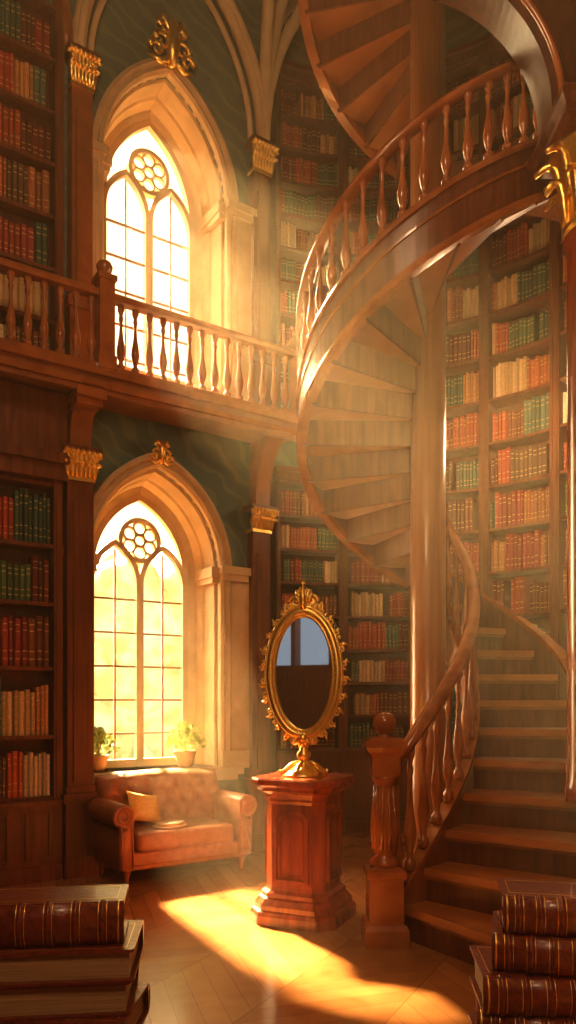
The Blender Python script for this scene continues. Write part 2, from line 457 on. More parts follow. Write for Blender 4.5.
def bookcase(f, u0, u1, zs, dback, dfront, nseg=1, base=None, mat="wood", top=True, post=.035):
    e = empty("bookcase"); mb = MB(); bk = MB()
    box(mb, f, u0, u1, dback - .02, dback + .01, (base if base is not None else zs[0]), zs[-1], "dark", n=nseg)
    for u in (u0, u1):
        box(mb, f, u - post, u + post, dback, dfront + .02, (base if base is not None else zs[0]), zs[-1] + .02, mat)
        box(mb, f, u - post * .45, u + post * .45, dfront + .02, dfront + .03, (base if base is not None else zs[0]), zs[-1], mat)
    for z in zs:
        box(mb, f, u0, u1, dback, dfront, z - .022, z + .008, mat, n=nseg)
    if top:
        box(mb, f, u0 - .04, u1 + .04, dback, dfront + .05, zs[-1], zs[-1] + .09, mat, n=nseg)
        box(mb, f, u0 - .06, u1 + .06, dback, dfront + .09, zs[-1] + .09, zs[-1] + .14, mat, n=nseg)
    if base is not None:
        box(mb, f, u0, u1, dback, dfront + .04, base, zs[0] - .03, mat, n=nseg)
        box(mb, f, u0 - .02, u1 + .02, dback, dfront + .07, zs[0] - .06, zs[0] - .02, mat, n=nseg)
        box(mb, f, u0 - .02, u1 + .02, dback, dfront + .06, base, base + .12, mat, n=nseg)
        nd = max(1, round((u1 - u0) / .42)); w = (u1 - u0) / nd
        for i in range(nd):
            a = u0 + i * w
            ribbon(mb, f, [(a + .07, base + .18), (a + w - .07, base + .18), (a + w - .07, zs[0] - .12), (a + .07, zs[0] - .12)], .025, dfront + .04, dfront + .055, mat, closed=True)
    for i in range(len(zs) - 1):
        shelfrow(bk, f, u0 + post + .005, u1 - post - .005, zs[i] + .008, zs[i + 1] - zs[i] - .03, dback + .02, dfront)
    mb.build("frame", e); bk.build("shelved_books", e, recalc=False)
    return e

low_rows = [.75, 1.22, 1.75, 2.25, 2.70, 3.18]
bookcase(fL, -1.35, -.72, low_rows, .0, .15, base=ZF, top=False)
bookcase(fL, -2.05, -1.42, low_rows, .0, .15, base=ZF, top=False)
up_rows = [4.05 + .41 * i for i in range(12)]
bookcase(fL, -1.30, -.70, up_rows, .0, .12, top=False)
bookcase(fL, -1.95, -1.37, up_rows, .0, .12, top=False)
mb = MB()
box(mb, fL, -3.0, -.66, 0, .22, 3.20, 3.32); box(mb, fL, -3.0, -.66, 0, .27, 3.32, 3.40); box(mb, fL, -3.0, -.66, 0, .2, 3.40, 3.88)
mb.build("trim_3")

# rotunda
RC = (.85, 6.1); RR = 2.7
def fR(u, d, z):
    th = u / RR; r_ = RR - d
    return (RC[0] + r_ * math.cos(th), RC[1] + r_ * math.sin(th), z)
deg = lambda a: math.radians(a) * RR
mb = MB()
box(mb, fR, deg(-35), deg(126), -.15, 0, 0, 9.9, "teal", n=40)
c = fR(deg(126), 0, 0); e0 = fL(UE, 0, 0)
mb.add([(c[0], c[1], 0), (e0[0], e0[1], 0), (e0[0], e0[1], 9.9), (c[0], c[1], 9.9)], [(0, 1, 2, 3)], "teal")
mb.build("wall_back")
posts = [113.7, 95.2, 76.7, 58.2, 39.7, 21.2, 2.7, -15.8]
for i in range(len(posts) - 1):
    a1, a0 = posts[i], posts[i + 1]
    if i < 2:
        bookcase(fR, deg(a0) + .03, deg(a1) - .03, [.95 + .375 * k for k in range(9)], 0, .24, 6, base=0, post=.03)
        bookcase(fR, deg(a0) + .03, deg(a1) - .03, [4.7 + .375 * k for k in range(11)], 0, .24, 6, post=.03)
    else:
        bookcase(fR, deg(a0) + .03, deg(a1) - .03, [1.0 + .47 * k for k in range(17)], 0, .26, 6, base=0, post=.03)

# ------------------------------------------------------------------ balcony
e = empty("balcony"); mb = MB()
B0, B1 = -3.2, 1.38
box(mb, fL, B0, B1, 0, .46, 3.90, 4.0, "woodh")
box(mb, fL, B0, B1, 0, .50, 3.97, 4.02, "rail")
box(mb, fL, B0, B1, .40, .45, 3.84, 3.90, "woodh")
box(mb, fL, B0, B1, .43, .475, 3.88, 3.92, "rail")
mb.build("slab", e)
mb = MB()
box(mb, fL, B0, B1, .41, .48, 4.02, 4.06, "rail")
pr = [(-.045, -.03), (.045, -.03), (.05, .0), (.035, .03), (0, .042), (-.035, .03), (-.05, 0)]
sweep(mb, [fL(B0, .445, 4.60), fL(B1, .445, 4.60)], pr, "rail")
u = B0 + .05
while u < B1 - .05:
    if abs(u + .45) > .1:
        x, y, z = fL(u, .445, 4.06); baluster(mb, x, y, z, .54, .038)
    u += .118
for uu in (-.45, 1.36):
    box(mb, fL, uu - .06, uu + .06, .38, .51, 4.0, 4.70, "rail"); box(mb, fL, uu - .075, uu + .075, .365, .525, 4.70, 4.74, "rail")
    box(mb, fL, uu - .072, uu + .072, .37, .52, 4.02, 4.12, "rail")
    x, y, z = fL(uu, .445, 4.74); lathe(mb, x, y, z, [(.03, 0), (.03, .02), (.06, .05), (.07, .085), (.055, .12), (.0, .14)], 14, "rail")
mb.build("balustrade", e)

# ------------------------------------------------------------------ spiral staircase
CX, CY = 1.12, 6.0
ss = empty("spiral_staircase")
I = {0: (.60, 4.70), 1: (.72, 4.72), 2: (.87, 4.82), 3: (1.04, 5.0), 4: (1.2, 5.22), 5: (1.33, 5.47), 6: (1.42, 5.73), 7: (1.47, 5.98), 8: (1.48, 6.2), 9: (1.43, 6.37), 10: (1.35, 6.42), 11: (1.27, 6.36), 12: (1.2, 6.25), 13: (1.12, 6.16), 14: (1.07, 6.13)}
O = {0: (1.15, 3.5), 1: (1.40, 3.72), 2: (1.74, 4.0), 3: (1.98, 4.32), 4: (2.14, 4.68), 5: (2.22, 5.06), 6: (2.25, 5.46), 7: (2.25, 5.86), 8: (2.25, 6.22), 9: (2.14, 6.52), 10: (1.96, 6.78), 11: (1.72, 6.94), 12: (1.42, 7.02), 13: (1.12, 7.0), 14: (.81, 6.95)}
RZ = .214
def cr(D, t):
    i = int(math.floor(t)); q = t - i
    g = lambda k: Vector(D[max(0, min(14, k))])
    p0, p1, p2, p3 = g(i - 1), g(i), g(i + 1), g(i + 2)
    return .5 * ((2 * p1) + (-p0 + p2) * q + (2 * p0 - 5 * p1 + 4 * p2 - p3) * q * q + (-p0 + 3 * p1 - 3 * p2 + p3) * q ** 3)
mb = MB()
def slab(mb, inner, outer, z0, z1, mat):
    n = len(inner); vs = []
    for a, b_ in zip(inner, outer): vs += [(a[0], a[1], z0), (b_[0], b_[1], z0), (b_[0], b_[1], z1), (a[0], a[1], z1)]
    fs = []
    for i in range(n - 1):
        p = i * 4; q = p + 4
        for k in range(4): fs.append((p + k, p + (k + 1) % 4, q + (k + 1) % 4, q + k))
    fs.append((0, 3, 2, 1)); q = (n - 1) * 4; fs.append((q, q + 1, q + 2, q + 3))
    mb.add(vs, fs, mat)
for k in range(1, 13):
    z = RZ * k
    ts = [k - .13] + [k + j / 4 for j in range(0, 5)]
    slab(mb, [cr(I, t) for t in ts], [cr(O, t) for t in ts], z - .05, z, "tread")
    ts2 = [k, k + .08]
    slab(mb, [cr(I, t) for t in ts2], [cr(O, t) for t in ts2], z - RZ, z - .05, "wood")
    ts3 = [k - .06, k + .02]
    slab(mb, [cr(I, t) for t in ts3], [cr(O, t) for t in ts3], z - .075, z - .05, "woodh")
mb.build("lower_steps", ss)
mb = MB()
def band(D, t0, t1, lo, hi, w, mat, floor=False, capw=None):
    n = int((t1 - t0) * 5); pts = []
    P = [cr(D, t0 + (t1 - t0) * i / n) for i in range(n + 1)]
    vs = []; fs = []
    for i, p in enumerate(P):
        t = t0 + (t1 - t0) * i / n; z = RZ * t
        a = P[max(0, i - 1)]; c = P[min(n, i + 1)]; tv = (c - a).normalized(); sd = Vector((tv.y, -tv.x)) * w / 2
        zl = 0 if floor else max(0, z + lo)
        zh = z + hi
        vs += [(p.x + sd.x, p.y + sd.y, zl), (p.x - sd.x, p.y - sd.y, zl), (p.x - sd.x, p.y - sd.y, zh), (p.x + sd.x, p.y + sd.y, zh)]
    for i in range(n):
        a = i * 4; c = a + 4
        for k in range(4): fs.append((a + k, a + (k + 1) % 4, c + (k + 1) % 4, c + k))
    fs.append((0, 3, 2, 1)); a = n * 4; fs.append((a, a + 1, a + 2, a + 3))
    mb.add(vs, fs, mat)
band(I, .35, 13, -.3, .10, .05, "woodh", floor=False)
band(I, .35, 6, -.3, -.1, .03, "wood", floor=True)
band(I, .35, 13, .09, .13, .09, "rail")
band(O, 1.0, 13, -.3, .16, .06, "wood", floor=False)
band(O, 1.0, 13, .16, .20, .10, "rail")
band(O, 1.0, 9, -.3, -.1, .03, "wood", floor=True)
rp = [(-.045, -.035), (.045, -.035), (.055, .0), (.035, .035), (0, .045), (-.035, .035), (-.055, 0)]
def railz(t): return RZ * t + .13 + .80 + .10 * math.exp(-t * 1.2)
sweep(mb, [(*cr(I, t), railz(t)) for t in [.1 + i * .2 for i in range(0, 65)]], rp, "rail", smooth=True)
t = .75
while t < 12.6:
    p = cr(I, t); zb = RZ * t + .13
    baluster(mb, p.x, p.y, zb, railz(t) - zb - .03, .040, "rail")
    t += .62 if t < 8 else .8
mb.build("lower_balustrade", ss)
mb = MB(); nx, ny = .60, 4.66; q4 = pi / 4
sq = lambda r0: r0 * 1.414
lathe(mb, nx, ny, 0, [(sq(.135), 0), (sq(.135), .10), (sq(.12), .13), (sq(.105), .14), (sq(.105), .40), (sq(.12), .42), (sq(.12), .46), (sq(.07), .48)], 4, "rail", False, q4)
lathe(mb, nx, ny, .47, [(.085, 0), (.10, .02), (.085, .05), (.06, .07), (.075, .12), (.085, .2), (.08, .3), (.065, .42), (.055, .5), (.08, .53), (.08, .56), (.055, .58)], 18, "rail")
lathe(mb, nx, ny, 1.03, [(sq(.08), 0), (sq(.085), .02), (sq(.085), .12), (sq(.11), .15), (sq(.125), .18), (sq(.125), .22), (sq(.09), .24)], 4, "rail", False, q4)
lathe(mb, nx, ny, 1.26, [(.06, 0), (.035, .02), (.035, .035), (.055, .05), (.072, .085), (.072, .12), (.05, .155), (.0, .17)], 18, "rail")
for i in range(10):
    a = 2 * pi * i / 10
    tube(mb, [(nx + .07 * math.cos(a), ny + .07 * math.sin(a), .58), (nx + .078 * math.cos(a), ny + .078 * math.sin(a), .72), (nx + .055 * math.cos(a), ny + .055 * math.sin(a), .97)], .012, 6, "rail")
mb.build("newel_post", ss)
mb = MB()
lathe(mb, CX, CY, 0, [(.24, 0), (.24, .12), (.19, .16), (.2, .2), (.15, .26), (.142, .3), (.138, 9.9)], 24, "column")
mb.build("central_column", ss)
RO = 1.0
zt = lambda th: 2.78 + (th - 90) / 18 * .2
def helix(th0, th1, dz, name):
    mb = MB(); th = th0
    while th < th1 - .01:
        z = zt(th) + dz
        angs = [math.radians(th - 3 + 21 * j / 4) for j in range(5)]
        slab(mb, [(CX + .12 * math.cos(a), CY + .12 * math.sin(a)) for a in angs], [(CX + RO * math.cos(a), CY + RO * math.sin(a)) for a in angs], z - .05, z, "tread")
        angs = [math.radians(th), math.radians(th + 1.6)]
        slab(mb, [(CX + .12 * math.cos(a), CY + .12 * math.sin(a)) for a in angs], [(CX + RO * math.cos(a), CY + RO * math.sin(a)) for a in angs], z - .25, z - .05, "wood")
        th += 18
    n = int((th1 - th0) / 4)
    path = [(CX + RO * math.cos(math.radians(th0 + (th1 - th0) * i / n)), CY + RO * math.sin(math.radians(th0 + (th1 - th0) * i / n)), zt(th0 + (th1 - th0) * i / n) + dz) for i in range(n + 1)]
    sweep(mb, path, [(-.02, -.22), (.035, -.22), (.035, .16), (-.02, .16)], "wood", smooth=False)
    sweep(mb, path, [(-.03, -.25), (.05, -.25), (.055, -.22), (.05, -.19), (-.03, -.19)], "rail")
    sweep(mb, path, [(-.035, .14), (.055, .14), (.06, .165), (.05, .19), (-.035, .19)], "rail")
    sweep(mb, path, [(.03, .02), (.045, .02), (.045, .04), (.03, .04)], "rail")
    sweep(mb, path, [(s_ + .01, u_ + .74) for s_, u_ in pr], "rail", smooth=True)
    th = th0 + 4
    while th < th1:
        a = math.radians(th); baluster(mb, CX + (RO + .01) * math.cos(a), CY + (RO + .01) * math.sin(a), zt(th) + dz + .19, .53, .038)
        th += 8.2
    mb.build(name, ss)
helix(90, 360, 0, "main_spiral")
helix(455, 620, -.2, "upper_spiral")
mb = MB()
slab(mb, [(CX + .12, CY), (CX + .1, CY + .2)], [(CX + 2.6, CY - .4), (CX + 2.6, CY + .9)], 5.66, 5.80, "wood")
mb.build("upper_landing", ss)

# right column with capital and arch
mb = MB(); ax, ay = 1.95, 4.75
lathe(mb, ax, ay, .857, [(.19, 0), (.19, .1), (.178, .14), (.175, .3), (.17, 3.5), (.20, 3.53), (.20, 3.57), (.175, 3.6)], 28, "mahog")
leafcap(mb, ax, ay, 4.46, .18, .52)
lathe(mb, ax, ay, 4.98, [(sq(.26), 0), (sq(.30), .03), (sq(.30), .07), (sq(.33), .11), (sq(.33), .15), (sq(.32), .17)], 4, "wood", False, q4)
mb.build("gilded_column")
mb = MB()
acx, acz, rin = .68, 5.15, .95
vs = []; fs = []
prf = [(0, -.12), (.03, -.16), (.08, -.16), (.11, -.12), (.32, -.09), (.32, .14), (0, .14)]
NQ = 28
for i in range(NQ + 1):
    q = (pi / 2) * 1.02 * i / NQ
    for dr, dy in prf:
        r_ = rin + dr
        vs.append((acx + r_ * math.cos(q), ay + dy, acz + r_ * math.sin(q)))
k = len(prf)
for i in range(NQ):
    for j in range(k): fs.append((i * k + j, i * k + (j + 1) % k, (i + 1) * k + (j + 1) % k, (i + 1) * k + j))
fs.append(tuple(range(k))); fs.append(tuple(range(NQ * k, (NQ + 1) * k)))
mb.add(vs, fs, "dark")
tube(mb, [(acx + (rin + .05) * math.cos(pi / 2 * i / 24), ay - .16, acz + (rin + .05) * math.sin(pi / 2 * i / 24)) for i in range(25)], .022, 8, "rail")
mb.build("trim_4")

# ------------------------------------------------------------------ room shell
mb = MB(); box(mb, ID, -6, 4.5, -3, 9.2, -.1, 0, "floor"); mb.build("floor")
mb = MB(); box(mb, ID, -6, 4.5, -3, 9.4, 9.9, 10.1, "teal"); mb.build("ceiling")
mb = MB()
lw = fL(WL0, 0, 0)
box(mb, ID, lw[0] - .2, lw[0], -2.6, lw[1] + .3, 0, 9.9, "wood"); mb.build("wall_side")
mb = MB(); box(mb, ID, 3.6, 3.8, -2.6, 6.2, 0, 9.9, "wood"); mb.build("wall_right")
mb = MB()
wx0, wx1, wz0, wz1 = -4.0, -2.55, 2.1, 5.4
box(mb, ID, -6, wx0, -2.6, -2.4, 0, 9.9, "wood"); box(mb, ID, wx1, 3.8, -2.6, -2.4, 0, 9.9, "wood")
box(mb, ID, wx0, wx1, -2.6, -2.4, 0, wz0, "wood"); box(mb, ID, wx0, wx1, -2.6, -2.4, wz1, 9.9, "wood")
mb.build("wall_front")
mb = MB()
for x in (wx0, (wx0 + wx1) / 2, wx1): box(mb, ID, x - .04, x + .04, -2.62, -2.36, wz0, wz1, "wood")
for z in (wz0, 3.3, 4.3, wz1): box(mb, ID, wx0, wx1, -2.6, -2.38, z - .025, z + .025, "wood")
mb.build("window_3")

# ------------------------------------------------------------------ pedestal
mb = MB()
def chbox(a, c, z):
    h = a / 2
    return [(h - c, -h, z), (h, -h + c, z), (h, h - c, z), (h - c, h, z), (-h + c, h, z), (-h, h - c, z), (-h, -h + c, z), (-h + c, -h, z)]
lay = [(.62, 0), (.62, .06), (.60, .085), (.57, .095), (.57, .125), (.52, .165), (.49, .175), (.49, .20), (.445, .22), (.43, .24), (.43, .80), (.45, .82), (.45, .84), (.48, .87), (.54, .89), (.54, .91), (.60, .93), (.61, .95), (.61, .965), (.59, .975)]
vs = []; fs = []
for a, z in lay: vs += chbox(a, a * .16, z)
for j in range(len(lay) - 1):
    for i in range(8): fs.append((j * 8 + i, j * 8 + (i + 1) % 8, (j + 1) * 8 + (i + 1) % 8, (j + 1) * 8 + i))
fs.append(tuple(range(7, -1, -1))); fs.append(tuple(range((len(lay) - 1) * 8, len(lay) * 8)))
mb.add(vs, fs, "mahog")
for k in range(4):
    R_ = Matrix.Rotation(k * pi / 2, 3, "Z")
    f = lambda u, d, z: tuple(R_ @ Vector((u, -.215 - d, z)))
    P_ = [(-.115, .29), (.115, .29), (.115, .70), (.08, .745), (-.08, .745), (-.115, .70)]
    ribbon(mb, f, P_, .030, 0, .022, "mahog", closed=True)
    ribbon(mb, f, [(x * .70, .52 + (z - .52) * .84) for x, z in P_], .014, 0, .013, "mahog", closed=True)
PX, PY = .11, 5.2
mb.build("display_pedestal", loc=(PX, PY, 0), rotz=math.radians(-24))

# ------------------------------------------------------------------ mirror
me_ = empty("ornate_oval_mirror", (PX, PY, .975), math.radians(-12))
mb = MB(); A_, B_ = .20, .39; zc = .71
def E(t, off, y=0): return (( A_ + off) * math.cos(t), y, zc + (B_ + off) * math.sin(t))
n = 64
for off, y, r_ in ((.008, -.022, .012), (.038, -.012, .030), (.068, -.018, .012)):
    tube(mb, [E(2 * pi * i / n, off, y) for i in range(n)], r_, 8, closed=True)
vs = [E(2 * pi * i / n, .06, .015) for i in range(n)]; mb.add(vs, [tuple(range(n))], "gold")
for i in range(72):
    sphere(mb, E(2 * pi * i / 72, .022, -.036), .0065, seg=6, rings=4)
def scroll(cx_, cz_, r0, ang, dirn, th=.012, turns=1.4, y=-.01):
    pts = []; m_ = 18
    for i in range(m_):
        q = i / (m_ - 1); rr_ = r0 * (1 - .78 * q); a = ang + dirn * q * turns * 2 * pi
        pts.append((cx_ + rr_ * math.cos(a), y - .012 * q, cz_ + rr_ * math.sin(a)))
    tube(mb, pts, [th * (1 - .55 * i / m_) for i in range(m_)], 6)
    sphere(mb, (pts[-1][0], y - .015, pts[-1][2]), th * .9, seg=6, rings=5)
ns = 26
for i in range(ns):
    t = 2 * pi * (i + .5) / ns
    p = E(t, .085); s_ = 1 if i % 2 else -1
    scroll(p[0], p[2], .030, t + s_ * 1.2, s_, .012, 1.2)
    q = E(t, .075); q2 = E(t + .06, .105); q3 = E(t + .02, .122 + .010 * (i % 2))
    tube(mb, [q, q2, q3], [.014, .015, .004], 6)
ct = zc + B_ + .06
for sg in (-1, 1):
    scroll(sg * .055, ct + .045, .05, pi / 2 - sg * pi / 2, sg, .016)
    scroll(sg * .10, ct + .005, .038, pi / 2 - sg * .5, -sg, .014)
    scroll(sg * .03, ct + .105, .028, -pi / 2, sg, .012)
    for k in range(3):
        a = pi / 2 - sg * (.25 + .35 * k)
        tube(mb, [(0, -.015, ct + .03), (.06 * math.cos(a), -.03, ct + .03 + .075 * math.sin(a)), (.10 * math.cos(a), -.015, ct + .03 + .12 * math.sin(a))], [.014, .018, .004], 6)
tube(mb, [(0, -.02, ct - .01), (0, -.04, ct + .08), (0, -.02, ct + .17)], [.022, .026, .004], 8)
sphere(mb, (0, -.03, ct + .03), .028)
sphere(mb, (0, -.01, ct + .175), .014)
cbm = zc - B_ - .06
for sg in (-1, 1):
    scroll(sg * .06, cbm - .01, .042, pi / 2 + sg * pi / 2, -sg, .015)
    scroll(sg * .12, cbm + .045, .035, pi / 2, sg, .013)
sphere(mb, (0, -.03, cbm + .0), .034)
for k in range(5):
    a = -pi / 2 + (k - 2) * .38
    tube(mb, [(0, -.02, cbm + .02), (.05 * math.cos(a), -.04, cbm + .02 + .05 * math.sin(a)), (.085 * math.cos(a), -.02, cbm + .02 + .09 * math.sin(a))], [.012, .018, .004], 6)
lathe(mb, 0, 0, 0, [(.15, 0), (.15, .012), (.135, .02), (.12, .035), (.08, .05), (.045, .07), (.03, .10), (.045, .13), (.05, .155), (.03, .18), (.022, .22), (.022, .28)], 24, "gold")
for k in range(6):
    a = k * pi / 3 + .3
    tube(mb, [(.03 * math.cos(a), .03 * math.sin(a), .10), (.09 * math.cos(a), .09 * math.sin(a), .075), (.13 * math.cos(a), .13 * math.sin(a), .035), (.165 * math.cos(a), .165 * math.sin(a), .02), (.16 * math.cos(a), .16 * math.sin(a), .045)], [.012, .018, .02, .016, .008], 6)
mb.build("gilded_frame", me_)
mb = MB(); mb.add([E(2 * pi * i / n, .008, -.012) for i in range(n)], [tuple(range(n))], "mirror")
mb.build("glass", me_, recalc=False)

# ------------------------------------------------------------------ sofa
so = empty("leather_sofa", (-1.03, 6.56, 0), math.radians(34))
def rbox(name, x0, x1, y0, y1, z0, z1, bev, mat, parent, seg=4):
    mb = MB(); box(mb, ID, x0, x1, y0, y1, z0, z1, mat); o = mb.build(name, parent)
    md = o.modifiers.new("b", "BEVEL"); md.width = bev; md.segments = seg
    for p in o.data.polygons: p.use_smooth = True
    return o
SW = .62
rbox("seat_rail", -SW + .06, SW - .06, -.34, .3, .15, .27, .02, "leather", so)
rbox("wood_plinth", -SW + .05, SW - .05, -.355, .3, .13, .17, .012, "rail", so)
rbox("seat_cushion", -SW + .17, SW - .17, -.37, .18, .26, .43, .055, "leather", so, 6)
mb = MB(); nu, nz_ = 72, 30; vs = []; fs = []
def backtop(u): return .84 + .04 * math.cos(u * pi / 2 / .56)
BT = []
for gx in range(-4, 5):
    for gz in range(2, 5):
        BT.append((gx * .135 + (.0675 if gz % 2 else 0), .25 + .13 * gz))
for side in (0, 1):
    for j in range(nz_ + 1):
        for i in range(nu + 1):
            u = -.58 + 1.16 * i / nu; q = j / nz_; z = .25 + (backtop(u) - .25) * q
            edge = math.sqrt(max(0, 1 - max(0, (q - .8) / .2) ** 2)); eu = math.sqrt(max(0, 1 - max(0, (abs(u) - .5) / .08) ** 2))
            th = .10 * edge * eu
            if side == 0:
                dm = min(math.hypot(u - a, z - b_) for a, b_ in BT)
                y = .20 - th - .045 * min(1, dm / .065) ** .6 * edge + .045 * q + .02
            else: y = .22 + th * .7 + .045 * q
            vs.append((u, y, z))
k = (nu + 1) * (nz_ + 1)
for s_ in (0, 1):
    for j in range(nz_):
        for i in range(nu):
            a = s_ * k + j * (nu + 1) + i; fs.append((a, a + 1, a + nu + 2, a + nu + 1))
for i in range(nu):
    a = nz_ * (nu + 1) + i; fs.append((a, a + 1, a + 1 + k, a + k))
for j in range(nz_):
    for i in (0, nu):
        a = j * (nu + 1) + i; fs.append((a, a + nu + 1, a + nu + 1 + k, a + k))
mb.add(vs, fs, "leather", smooth=True)
for a, z in BT:
    if abs(a) < .5 and z < .8: sphere(mb, (a, .12 + .06 * (z - .25), z), .011, "leather", 8, 5)
mb.build("tufted_back", so)
for sg in (-1, 1):
    mb = MB(); xc = sg * (SW - .075)
    prof = [(xc - sg * .06, .15), (xc - sg * .055, .45)]
    for i in range(19):
        a = pi - .5 + (-(2 * pi - 1.0)) * i / 18
        prof.append((xc + sg * (.025 + .095 * math.cos(a)), .575 + .095 * math.sin(a)))
    prof += [(xc + sg * .065, .43), (xc + sg * .06, .15)]
    k = len(prof); ys = [(-.375, .93), (-.365, 1.0), (-.33, 1.0), (.24, 1.0), (.27, .97)]
    cxm, czm = xc, .42; vs = []; fs = []
    for y, s_ in ys:
        for (x, z) in prof: vs.append((cxm + (x - cxm) * s_, y, czm + (z - czm) * (s_ * .3 + .7)))
    for j in range(len(ys) - 1):
        for i in range(k): fs.append((j * k + i, j * k + (i + 1) % k, (j + 1) * k + (i + 1) % k, (j + 1) * k + i))
    fs.append(tuple(range(k))); fs.append(tuple(range((len(ys) - 1) * k, len(ys) * k)))
    mb.add(vs, fs, "leather", smooth=True)
    pts = [(xc + sg * (.025 + (.085 - .07 * i / 24) * math.cos(.5 * i)), -.378, .575 + (.085 - .07 * i / 24) * math.sin(.5 * i)) for i in range(24)]
    tube(mb, pts, .007, 6, "leather")
    tube(mb, [(xc - sg * .045, -.38, .17), (xc - sg * .04, -.38, .48)], .007, 6, "leather"); tube(mb, [(xc + sg * .045, -.38, .17), (xc + sg * .05, -.38, .48)], .007, 6, "leather")
    mb.build("rolled_arm", so)
mb = MB()
for x in (-SW + .09, SW - .09):
    for y in (-.32, .24):
        lathe(mb, x, y, 0, [(.014, 0), (.02, .02), (.014, .035), (.022, .08), (.034, .12), (.03, .15)], 12, "rail")
mb.build("turned_legs", so)
def pillow(name, mat, size, loc, rot):
    mb = MB(); n = 12; vs = []; fs = []
    for s_ in (-1, 1):
        for j in range(n + 1):
            for i in range(n + 1):
                x = -1 + 2 * i / n; y = -1 + 2 * j / n
                t = ((1 - x ** 4) * (1 - y ** 4)) ** .5
                vs.append((x * (1 - .1 * (1 - y * y) * abs(x)) * size[0], y * (1 - .1 * (1 - x * x) * abs(y)) * size[1], s_ * t * size[2]))
    k = (n + 1) ** 2
    for s_ in (0, 1):
        for j in range(n):
            for i in range(n):
                a = s_ * k + j * (n + 1) + i; fs.append((a, a + 1, a + n + 2, a + n + 1))
    mb.add(vs, fs, mat, smooth=True); o = mb.build(name); o.location = loc; o.rotation_euler = rot
    return o
def sw(x, y, z):
    a = math.radians(34); return (-1.03 + x * math.cos(a) - y * math.sin(a), 6.56 + x * math.sin(a) + y * math.cos(a), z)
pillow("throw_pillow", "pillow", (.16, .14, .045), sw(-.26, -.04, .585), (math.radians(58), math.radians(12), math.radians(40)))
mb = MB()
for k, (a, zz) in enumerate(((.15, .0), (.13, .022))):
    lathe(mb, 0, 0, zz, [(a * .9, 0), (a, .008), (a, .016), (a * .9, .022), (0.01, .024)], 24, "cream")
o = mb.build("folded_throw", loc=sw(-.10, -.21, .432), rotz=.5); o.scale = (1, .7, 1)

# ------------------------------------------------------------------ potted plants
def plant(u, d, s):
    x, y, z = fL(u, d, LOW["sill"])
    e = empty("potted_plant", (x, y, z))
    mb = MB(); lathe(mb, 0, 0, 0, [(.05 * s, 0), (.065 * s, .03 * s), (.085 * s, .1 * s), (.09 * s, .115 * s), (.095 * s, .118 * s), (.095 * s, .14 * s), (.08 * s, .14 * s), (.075 * s, .12 * s), (0.0, .12 * s)], 20, "clay"); mb.build("pot", e)
    mb = MB()
    for i in range(260):
        a = random.uniform(0, 2 * pi); el = random.uniform(-.1, 1.5); rr = s * random.uniform(.07, .16)
        c = Vector((math.cos(a) * math.cos(el) * rr, math.sin(a) * math.cos(el) * rr, .17 * s + math.sin(el) * rr * 1.2))
        dr = (c - Vector((0, 0, .1 * s))).normalized(); sd = dr.cross(Vector((random.uniform(-1, 1), random.uniform(-1, 1), random.uniform(-1, 1)))).normalized()
        L = .04 * s; w = .016 * s
        mb.add([c, c + dr * L * .5 + sd * w, c + dr * L, c + dr * L * .5 - sd * w], [(0, 1, 2, 3)], "leaf")
        if i % 4 == 0: tube(mb, [(0, 0, .12 * s), tuple(c)], .002 * s, 4, "leaf")
    mb.build("foliage", e, recalc=False)
plant(-.30, -.12, 1.05); plant(.50, -.10, 1.15)

# ------------------------------------------------------------------ foreground tomes
def tome(mb, L, Wd, t, x, y, z, rot, spine_front=True, mat="tome"):
    T = Matrix.Translation((x, y, z)) @ Matrix.Rotation(rot, 4, "Z")
    if not spine_front: T = T @ Matrix.Rotation(pi, 4, "Z")
    f = lambda a, b_, c: tuple(T @ Vector((a, b_, c)))
    h = L / 2; w = Wd / 2; cv = t * .09
    for z0 in (0, t - cv):
        pr_ = [(-h, -w + .02), (-h, w - .012), (-h + .012, w), (h - .012, w), (h, w - .012), (h, -w + .02)]
        vs = [f(a, b_, z0) for a, b_ in pr_] + [f(a, b_, z0 + cv) for a, b_ in pr_]
        mb.add(vs, [tuple(range(5, -1, -1)), tuple(range(6, 12))] + [(i, (i + 1) % 6, 6 + (i + 1) % 6, 6 + i) for i in range(6)], mat)
    box(mb, f, -h + .02, h - .02, -w + .03, w - .025, cv, t - cv, "pages")
    def spine(x0, x1, ex, mt):
        vs = []; fs = []; n_ = 12
        for i in range(n_ + 1):
            a = -pi / 2 + pi * i / n_
            yy = -w + .03 - (.045 + ex) * math.cos(a); zz = t / 2 + (t / 2 + ex * .8) * math.sin(a)
            vs += [f(x0, yy, zz), f(x1, yy, zz)]
        for i in range(n_): fs.append((2 * i, 2 * i + 1, 2 * i + 3, 2 * i + 2))
        fs.append(tuple(range(0, 2 * n_ + 2, 2))); fs.append(tuple(range(2 * n_ + 1, 0, -2)))
        mb.add(vs, fs, mt, smooth=True)
    spine(-h, h, 0, mat)
    for q in (-.72, -.36, 0, .36, .72):
        spine(q * h - .009, q * h + .009, .007, mat)
        for s_ in (-1, 1): spine(q * h + s_ * .016 - .002, q * h + s_ * .016 + .002, .002, "gold")
    for q in (-.93, .93): spine(q * h - .004, q * h + .004, .002, "gold")
    g = .004
    fz = lambda u, d, zz: f(u, zz, t + d)
    ribbon(mb, fz, [(-h + .03, -w + .07), (h - .03, -w + .07), (h - .03, w - .03), (-h + .03, w - .03)], g, -.001, .001, "gold", closed=True)
mb = MB(); z = 0
